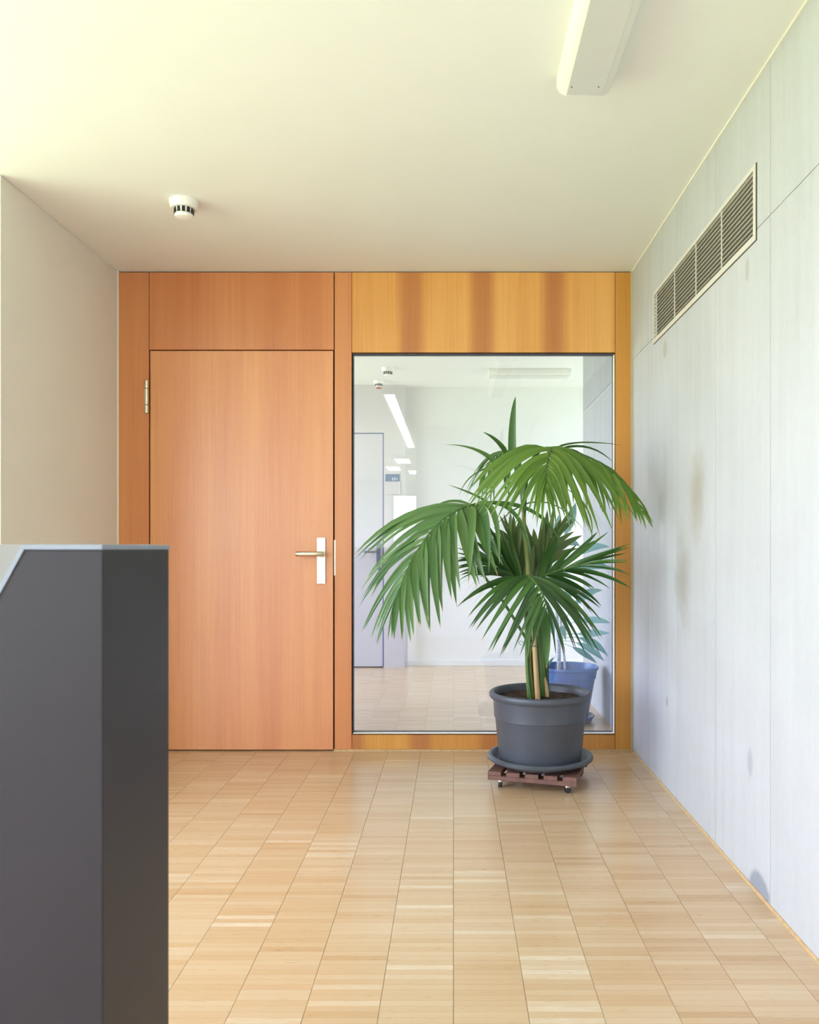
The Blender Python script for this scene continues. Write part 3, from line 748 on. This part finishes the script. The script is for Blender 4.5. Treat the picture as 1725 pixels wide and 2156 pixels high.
def leaf_bm(base, tip, width, lift, nrm, seg=8, fold=0.22, ctl=None, profile=None):
    base, tip = Vector(base), Vector(tip)
    c = ctl if ctl is not None else (base + tip) / 2 + lift
    bm = bmesh.new(); lt = bm.verts.layers.float.new('t'); la = bm.verts.layers.float.new('across'); rows = []
    for i in range(seg + 1):
        t = i / seg
        p = base * (1 - t) ** 2 + c * 2 * t * (1 - t) + tip * t * t
        tg = ((c - base) * (1 - t) + (tip - c) * t).normalized()
        s = tg.cross(nrm); s = s.normalized() if s.length > 1e-4 else Vector((1, 0, 0))
        nn = s.cross(tg).normalized()
        wv = width * (profile(t) if profile else min(1.0, 0.30 + t * 3.2) * (1 - t ** 2.2) ** 0.9)
        wv = max(wv, 0.0008)
        if i == seg: row = [bm.verts.new(p)]
        else: row = [bm.verts.new(p - s * wv / 2 + nn * wv * fold), bm.verts.new(p), bm.verts.new(p + s * wv / 2 + nn * wv * fold)]
        for k, v in enumerate(row): v[lt] = t; v[la] = (k if len(row) == 3 else 1) / 2
        rows.append(row)
    for a, b in zip(rows, rows[1:]):
        if len(b) == 1:
            bm.faces.new((a[0], a[1], b[0])); bm.faces.new((a[1], a[2], b[0]))
        else:
            bm.faces.new((a[0], a[1], b[1], b[0])); bm.faces.new((a[1], a[2], b[2], b[1]))
    return bm

def leaf_obj(name, bm, mat, parent):
    me = bpy.data.meshes.new(name); bm.to_mesh(me); bm.free(); me.materials.append(mat)
    for p in me.polygons: p.use_smooth = True
    o = bpy.data.objects.new(name, me); C.objects.link(o); o.parent = parent
    o.matrix_parent_inverse = parent_inv(parent)
    return o

def parent_inv(parent):
    # parents were placed with their vertices in world space, so undo only the top-level offset
    m = Matrix.Identity(4)
    if parent.parent is None: m = Matrix.Translation(parent.location)
    return m.inverted()

def frond(petiole, rachis, sides, mat, rad=0.006, stem=None, t0=0.0, fan=0.35, jit=0.02):
    """petiole/rachis: control points (px,py,Y); sides: list of (tip guide, count, width, lift, normal)"""
    R = [W(*p) for p in rachis]
    Pt = [W(*p) for p in petiole] if petiole else []
    rs = spline(R, 60)
    if Pt:
        full = spline(Pt + R[:1], 14)[:-1] + rs
    else: full = rs
    n = len(full)
    rr = [rad * (1.25 - 1.0 * i / (n - 1)) + 0.0012 for i in range(n)]
    fo = obj('frond', tube(full, rr, 7), stem or M_stem, palm, smooth=True)
    for guide, cnt, width, lift, nrm in sides:
        tips = spline([W(*g) for g in guide], 60)
        for i in range(cnt):
            u = i / max(1, cnt - 1)
            s = min(60, max(0, int(round((t0 + (1 - t0) * u) * 60))))
            base = rs[s]
            tip = tips[min(60, max(0, int(round((u + rng.uniform(-0.5, 0.5) / max(cnt, 2) * 0.5) * 60))))]
            tip = tip + Vector((rng.uniform(-jit, jit), rng.uniform(-jit, jit), rng.uniform(-jit, jit) * 1.6))
            d = tip - base
            tg = (rs[min(60, s + 1)] - rs[max(0, s - 1)]).normalized()
            lf = Vector((0, 0, d.length * lift * rng.uniform(0.85, 1.15))) + tg * d.length * 0.10
            nv = (Vector(nrm) + Vector((rng.uniform(-fan, fan), rng.uniform(-fan, fan), rng.uniform(-fan, fan)))).normalized()
            wd = width * rng.uniform(0.8, 1.1) * (1 - 0.55 * u ** 1.5)
            leaf_obj('leaflet', leaf_bm(base, tip, wd, lf, nv), mat, fo)
    return fo

UPC = (0, -0.75, 0.65)     # leaf faces looking up and towards the room
# --- stems
def stem(pts, radii, mat, name='stem'):
    P = spline([W(*p) for p in pts], 20)
    n = len(P); r = [radii[0] + (radii[1] - radii[0]) * i / (n - 1) for i in range(n)]
    return obj(name, tube(P, r, 12), mat, palm, smooth=True)
stem([(1133, 1474, 3.70), (1128, 1400, 3.70), (1124, 1330, 3.71), (1120, 1270, 3.72)], (0.0125, 0.009), M_cane, 'cane')
stem([(1119, 1476, 3.74), (1113, 1400, 3.75), (1112, 1300, 3.76), (1112, 1200, 3.77), (1104, 1110, 3.77), (1103, 1040, 3.77)], (0.017, 0.008), M_olive)
stem([(1126, 1476, 3.77), (1122, 1380, 3.77), (1118, 1290, 3.77), (1114, 1230, 3.77)], (0.015, 0.010), M_stem)
stem([(1142, 1476, 3.76), (1141, 1400, 3.76), (1134, 1320, 3.76), (1124, 1240, 3.76)], (0.017, 0.011), M_stem)
stem([(1150, 1474, 3.79), (1150, 1400, 3.79), (1147, 1330, 3.78), (1133, 1250, 3.78)], (0.015, 0.010), M_stem)
stem([(1136, 1476, 3.80), (1134, 1380, 3.80), (1128, 1300, 3.80), (1118, 1220, 3.80)], (0.014, 0.010), M_olive)
stem([(1118, 1474, 3.71), (1112, 1420, 3.72), (1109, 1350, 3.73), (1106, 1270, 3.74)], (0.009, 0.007), M_stem)
stem([(1153, 1474, 3.74), (1150, 1440, 3.75), (1141, 1410, 3.76)], (0.011, 0.004), M_cane, 'cut_stub')
# tie wire
c = W(1128, 1357, 3.765)
tw = [Vector((c.x + 0.046 * math.cos(a) * 1.0, c.y + 0.075 * math.sin(a) - 0.01, c.z + 0.004 * math.sin(3 * a))) for a in [2 * math.pi * i / 28 for i in range(29)]]
obj('tie_wire', tube(tw, 0.0016, 6), M_wire, palm, smooth=True)
tw = [Vector((W(1097, 1352, 3.68).x + 0.008 * math.cos(a), 3.69, W(1097, 1354, 3.68).z + 0.008 * math.sin(a))) for a in [math.pi * 1.7 * i / 14 for i in range(15)]]
obj('tie_wire', tube(tw, 0.0013, 6), M_wire, palm, smooth=True)

# --- top frond arching towards the viewer
frond([(1104, 1090, 3.77), (1105, 1030, 3.76), (1118, 975, 3.73)],
      [(1140, 946, 3.66), (1158, 944, 3.54), (1155, 962, 3.42), (1150, 990, 3.33), (1147, 1022, 3.28)],
      [([(1008, 1010, 3.62), (986, 1066, 3.56), (1004, 1086, 3.46), (1048, 1090, 3.36), (1090, 1094, 3.27), (1122, 1100, 3.22), (1146, 1108, 3.2)], 21, 0.034, 0.30, UPC),
       ([(1352, 1096, 3.62), (1298, 1106, 3.52), (1245, 1128, 3.42), (1210, 1112, 3.32), (1182, 1106, 3.25), (1160, 1108, 3.2)], 18, 0.036, 0.34, UPC)],
      M_leafT, 0.006)
# --- top frond going right and over
frond([(1105, 1080, 3.79), (1110, 1010, 3.79), (1125, 960, 3.79)],
      [(1150, 944, 3.77), (1200, 950, 3.74), (1258, 972, 3.71), (1312, 1020, 3.69), (1350, 1075, 3.68)],
      [([(1190, 1060, 3.60), (1232, 1075, 3.56), (1283, 1090, 3.58), (1318, 1098, 3.60), (1345, 1106, 3.62), (1366, 1108, 3.64)], 17, 0.032, 0.20, UPC),
       ([(1250, 1020, 3.90), (1290, 1080, 3.88), (1335, 1090, 3.84), (1368, 1100, 3.78), (1374, 1112, 3.70)], 14, 0.026, 0.28, UPC)],
      M_leafT, 0.005)
# --- top frond going back and left
frond([(1102, 1080, 3.82), (1095, 1010, 3.86)],
      [(1088, 965, 3.90), (1070, 950, 3.96), (1045, 958, 4.00), (1022, 985, 4.03)],
      [([(1112, 1040, 3.82), (1075, 1050, 3.84), (1050, 1055, 3.90), (1022, 1062, 3.95), (998, 1050, 3.98)], 11, 0.026, 0.22, UPC),
       ([(1020, 968, 4.02), (998, 1000, 4.04), (985, 1035, 4.06), (978, 1045, 4.06)], 7, 0.016, 0.30, UPC)],
      M_leafL, 0.005)
def lone(name, base, ctl, tip, width, mat, parent, nrm=UPC, profile=None, seg=9):
    return leaf_obj(name, leaf_bm(W(*base), W(*tip), width, None, Vector(nrm).normalized(), seg=seg, ctl=W(*ctl), profile=profile), mat, parent)
# spear and loose upper leaflets
ub = obj('frond', tube(spline([W(1104, 1070, 3.80), W(1098, 1010, 3.82), W(1088, 960, 3.84)], 12), 0.005, 7), M_stem, palm, smooth=True)
lone('leaflet', (1079, 975, 3.84), (1076, 885, 3.84), (1086, 834, 3.84), 0.052, M_leafL, ub, (0, -1, 0), lambda t: (1 - t) ** 0.8 * (0.75 + 0.6 * t))
lone('leaflet', (1070, 962, 3.88), (1050, 925, 3.88), (1016, 909, 3.88), 0.030, M_leafD, ub)
lone('leaflet', (1052, 985, 3.86), (1010, 935, 3.86), (934, 936, 3.86), 0.034, M_leafL, ub, profile=lambda t: (1 - t) ** 1.15 * 1.25)
lone('leaflet', (1165, 948, 3.78), (1200, 922, 3.80), (1314, 938, 3.84), 0.014, M_leafD, ub)
lone('leaflet', (1168, 950, 3.78), (1240, 922, 3.78), (1293, 975, 3.78), 0.018, M_leafD, ub)
lone('leaflet', (1180, 948, 3.86), (1235, 950, 3.88), (1262, 1005, 3.90), 0.034, M_leafD, ub)
lone('leaflet', (1030, 1060, 3.80), (1000, 1040, 3.80), (942, 1020, 3.78), 0.016, M_leafL, ub)
lone('leaflet', (1040, 985, 3.9), (985, 990, 3.9), (966, 1045, 3.9), 0.010, M_leafL, ub)
lone('leaflet', (1195, 1030, 3.7), (1262, 1075, 3.68), (1243, 1142, 3.66), 0.012, M_leafT, ub)
lone('leaflet', (1130, 1020, 3.80), (1170, 1010, 3.80), (1200, 1060, 3.80), 0.022, M_leafL, ub)
lone('leaflet', (1220, 1010, 3.86), (1265, 1020, 3.86), (1270, 1085, 3.86), 0.016, M_leafD, ub)

# --- big left frond
fl_ = frond([(1108, 1345, 3.74), (1062, 1270, 3.70), (1012, 1200, 3.66), (988, 1120, 3.66), (998, 1066, 3.66)],
      [(1000, 1062, 3.63), (968, 1072, 3.58), (925, 1100, 3.52), (885, 1150, 3.47), (855, 1205, 3.43), (835, 1262, 3.41)],
      [([(1062, 1185, 3.50), (1012, 1240, 3.46), (958, 1268, 3.42), (928, 1305, 3.38), (905, 1322, 3.36), (870, 1335, 3.34), (845, 1350, 3.34), (822, 1358, 3.34)], 23, 0.050, 0.16, (0, -1, 0.2)),
       ([(742, 1166, 3.60), (772, 1180, 3.58), (776, 1250, 3.52), (758, 1262, 3.50), (768, 1320, 3.46), (778, 1345, 3.44), (808, 1356, 3.42)], 22, 0.030, 0.22, (0, -0.9, 0.5))],
      M_leafL, 0.0045, t0=0.02, stem=M_leafL)
lone('leaflet', (1006, 1062, 3.62), (1100, 1040, 3.56), (1120, 1180, 3.50), 0.026, M_leafL, fl_)
lone('leaflet', (1010, 1060, 3.64), (1150, 1050, 3.56), (1184, 1155, 3.52), 0.026, M_leafL, fl_)
lone('leaflet', (1000, 1064, 3.60), (1052, 1035, 3.54), (1052, 1190, 3.50), 0.036, M_leafL, fl_)
lone('leaflet', (1004, 1066, 3.60), (1030, 1060, 3.5), (1030, 1210, 3.48), 0.040, M_leafL, fl_, (0, -1, 0.1))
lone('leaflet', (990, 1068, 3.60), (1000, 1070, 3.5), (986, 1232, 3.47), 0.042, M_leafL, fl_, (0, -1, 0.1))
lone('leaflet', (995, 1064, 3.62), (935, 1040, 3.62), (900, 1085, 3.60), 0.018, M_leafL, fl_)
lone('leaflet', (1050, 1100, 3.68), (1150, 1000, 3.66), (1240, 1130, 3.64), 0.009, M_leafD, fl_)

# --- middle fronds: long leaflets fanning out from short rachises near the crown
frond([(1118, 1290, 3.77), (1122, 1240, 3.74)],
      [(1132, 1222, 3.72), (1158, 1207, 3.68), (1190, 1198, 3.63), (1222, 1190, 3.58)],
      [([(1150, 1140, 3.80), (1168, 1114, 3.78), (1230, 1140, 3.70), (1270, 1120, 3.64), (1312, 1143, 3.58), (1322, 1160, 3.52), (1326, 1172, 3.48)], 15, 0.033, 0.04, (0.2, -0.7, 0.7)),
       ([(1185, 1262, 3.56), (1262, 1282, 3.52), (1250, 1245, 3.50), (1292, 1226, 3.46), (1316, 1238, 3.44), (1324, 1204, 3.45), (1322, 1190, 3.46)], 15, 0.031, 0.08, (0.0, -0.8, 0.6))],
      M_leafD, 0.005)
frond([(1112, 1290, 3.78), (1106, 1240, 3.80)],
      [(1100, 1228, 3.80), (1082, 1212, 3.81), (1055, 1196, 3.83), (1030, 1182, 3.85)],
      [([(1066, 1120, 3.86), (1040, 1112, 3.88), (1010, 1128, 3.9), (985, 1140, 3.92), (966, 1156, 3.92), (958, 1168, 3.92)], 13, 0.036, 0.04, (-0.2, -0.7, 0.7)),
       ([(1040, 1236, 3.70), (1000, 1226, 3.72), (985, 1215, 3.76), (962, 1212, 3.8), (950, 1195, 3.82), (955, 1180, 3.86)], 13, 0.033, 0.08, (0, -0.8, 0.6))],
      M_leafD, 0.005)
# fronds rising behind the canes
frond([(1122, 1300, 3.82), (1122, 1250, 3.86)],
      [(1122, 1232, 3.87), (1130, 1200, 3.89), (1148, 1165, 3.92), (1168, 1135, 3.95)],
      [([(1098, 1100, 3.93), (1118, 1108, 3.95), (1140, 1087, 4.0), (1160, 1082, 4.03), (1182, 1078, 4.04), (1200, 1080, 4.05)], 11, 0.052, 0.0, (0.1, -0.98, 0.15)),
       ([(1165, 1175, 3.84), (1182, 1150, 3.86), (1232, 1140, 3.90), (1212, 1118, 3.94), (1210, 1095, 3.97), (1207, 1084, 3.98)], 10, 0.046, 0.04, (0, -0.95, 0.3))],
      M_leafG, 0.005)
frond([(1116, 1300, 3.82), (1112, 1250, 3.86)],
      [(1108, 1230, 3.87), (1100, 1195, 3.90), (1088, 1160, 3.94), (1074, 1130, 3.97)],
      [([(1040, 1175, 3.88), (1022, 1150, 3.9), (1020, 1125, 3.93), (1035, 1108, 3.97), (1046, 1098, 4.0)], 9, 0.046, 0.04, (0, -0.95, 0.3)),
       ([(1118, 1150, 3.9), (1106, 1105, 3.95), (1084, 1080, 4.0), (1066, 1090, 4.02)], 9, 0.052, 0.0, (0, -1.0, 0.15))],
      M_leafG, 0.005)
# --- low front frond: a mop of drooping leaflets
frond([(1120, 1330, 3.72), (1112, 1250, 3.68)],
      [(1104, 1222, 3.60), (1108, 1212, 3.53), (1122, 1220, 3.46), (1140, 1245, 3.41), (1152, 1278, 3.38)],
      [([(958, 1268, 3.52), (980, 1322, 3.48), (1003, 1328, 3.44), (1022, 1362, 3.40), (1040, 1375, 3.38), (1068, 1378, 3.36), (1098, 1385, 3.35), (1118, 1370, 3.34)], 18, 0.033, 0.20, UPC),
       ([(1270, 1290, 3.58), (1258, 1345, 3.52), (1262, 1372, 3.48), (1232, 1388, 3.44), (1205, 1384, 3.40), (1172, 1395, 3.38)], 14, 0.032, 0.22, UPC)],
      M_leafD, 0.005)
bf = obj('frond', tube(spline([W(1122, 1330, 3.74), W(1135, 1290, 3.66), W(1146, 1280, 3.60)], 10), 0.004, 7), M_stem, palm, smooth=True)
lone('leaflet', (1146, 1282, 3.60), (1152, 1340, 3.52), (1151, 1408, 3.52), 0.042, M_leafL, bf, (0, -1, 0.1), lambda t: min(1, 0.4 + 2.4 * t) * (1 - t ** 3) ** 0.9)
lone('leaflet', (1138, 1280, 3.62), (1108, 1300, 3.54), (1112, 1386, 3.54), 0.034, M_leafL, bf, (0, -1, 0.1))
lone('leaflet', (1142, 1282, 3.62), (1126, 1300, 3.54), (1122, 1360, 3.54), 0.030, M_leafL, bf, (0, -1, 0.1))
lone('leaflet', (1120, 1240, 3.52), (1150, 1235, 3.44), (1190, 1300, 3.42), 0.020, M_leafD, bf)

# =====================================================================================================
# PLANT IN THE BACK ROOM
# =====================================================================================================
BC = Vector((W(1196, 0, 5.05).x, 5.05, 0))
b_r = 0.187
bp = thing(empty('potted_rubber_plant', (BC.x, BC.y, 0.03)), 'broad-leaved plant in a blue pot seen through the glass', 'potted plant')
s_ = b_r / 0.187
pot2 = [(0, 0.028), (0.118, 0.028), (0.124, 0.034), (0.165, 0.265), (0.170, 0.268), (0.178, 0.318), (0.186, 0.322), (0.189, 0.332), (0.186, 0.340), (0.179, 0.338), (0.173, 0.300), (0.168, 0.270), (0, 0.268)]
obj('pot', lathe(pot2, (BC.x, BC.y, 0), 72), M_hazepot, bp, smooth=True)
obj('soil', lathe([(0, 0.282), (0.12, 0.280), (0.1695, 0.276), (0.1695, 0.270), (0, 0.269)], (BC.x, BC.y, 0), 36), M_soil, bp)
thing(obj('saucer', lathe([(0, 0.0), (0.140, 0.0), (0.158, 0.030), (0.164, 0.036), (0.159, 0.042), (0.150, 0.038), (0.136, 0.026), (0, 0.0255)], (BC.x, BC.y, 0), 72), M_hazepot, smooth=True),
      'blue saucer under the blue pot seen through the glass', 'saucer')
def bstem(pts, r0, r1, parent=bp, name='stem'):
    P = spline([W(*p) for p in pts], 16)
    return obj(name, tube(P, [r0 + (r1 - r0) * i / 16 for i in range(17)], 9), M_bark, parent, smooth=True)
s1 = bstem([(1177, 1432, 5.05), (1177, 1360, 5.05), (1173, 1290, 5.04), (1176, 1200, 5.03), (1178, 1110, 5.03)], 0.013, 0.008)
s2 = bstem([(1192, 1434, 5.02), (1189, 1390, 5.02), (1183, 1340, 5.03), (1180, 1290, 5.03)], 0.008, 0.006)
def bleaf(b0, c0, t0_, wd):
    bs = W(*b0)
    leaf_obj('leaf', leaf_bm(bs, W(*t0_), wd * 0.72, None, Vector((0.05, -0.9, 0.45)).normalized(), seg=14, ctl=W(*c0), fold=0.12,
             profile=lambda t: 0.09 if t < 0.40 else max(0.02, math.sin(math.pi * min(1, (t - 0.36) / 0.64) ** 0.9))), M_leafB, s1)
for l in (((1176, 1170, 5.0), (1196, 1110, 4.98), (1213, 1058, 4.95), 0.085), ((1175, 1180, 5.0), (1170, 1130, 4.98), (1178, 1082, 4.96), 0.07),
          ((1178, 1200, 5.0), (1220, 1145, 4.92), (1286, 1152, 4.76), 0.085), ((1178, 1215, 5.0), (1230, 1175, 4.92), (1286, 1200, 4.76), 0.10),
          ((1180, 1330, 5.0), (1215, 1240, 4.93), (1270, 1243, 4.9), 0.07), ((1180, 1250, 5.0), (1200, 1230, 4.95), (1196, 1285, 4.9), 0.06),
          ((1182, 1320, 5.0), (1235, 1296, 4.9), (1288, 1313, 4.74), 0.065), ((1182, 1335, 5.0), (1230, 1335, 4.9), (1285, 1333, 4.74), 0.07),
          ((1182, 1345, 5.0), (1235, 1330, 4.9), (1281, 1382, 4.76), 0.070), ((1183, 1350, 5.0), (1225, 1345, 4.9), (1275, 1394, 4.80), 0.060),
          ((1183, 1355, 5.0), (1212, 1360, 4.9), (1258, 1397, 4.86), 0.055), ((1174, 1300, 5.0), (1155, 1300, 4.95), (1168, 1345, 4.9), 0.05),
          ((1175, 1220, 5.0), (1160, 1180, 4.95), (1140, 1195, 4.9), 0.07), ((1180, 1330, 5.0), (1180, 1300, 4.95), (1192, 1350, 4.9), 0.05),
          ((1176, 1160, 5.0), (1190, 1130, 4.98), (1222, 1150, 4.95), 0.07), ((1182, 1380, 5.02), (1160, 1380, 5.0), (1152, 1410, 4.98), 0.02)):
    bleaf(*l)
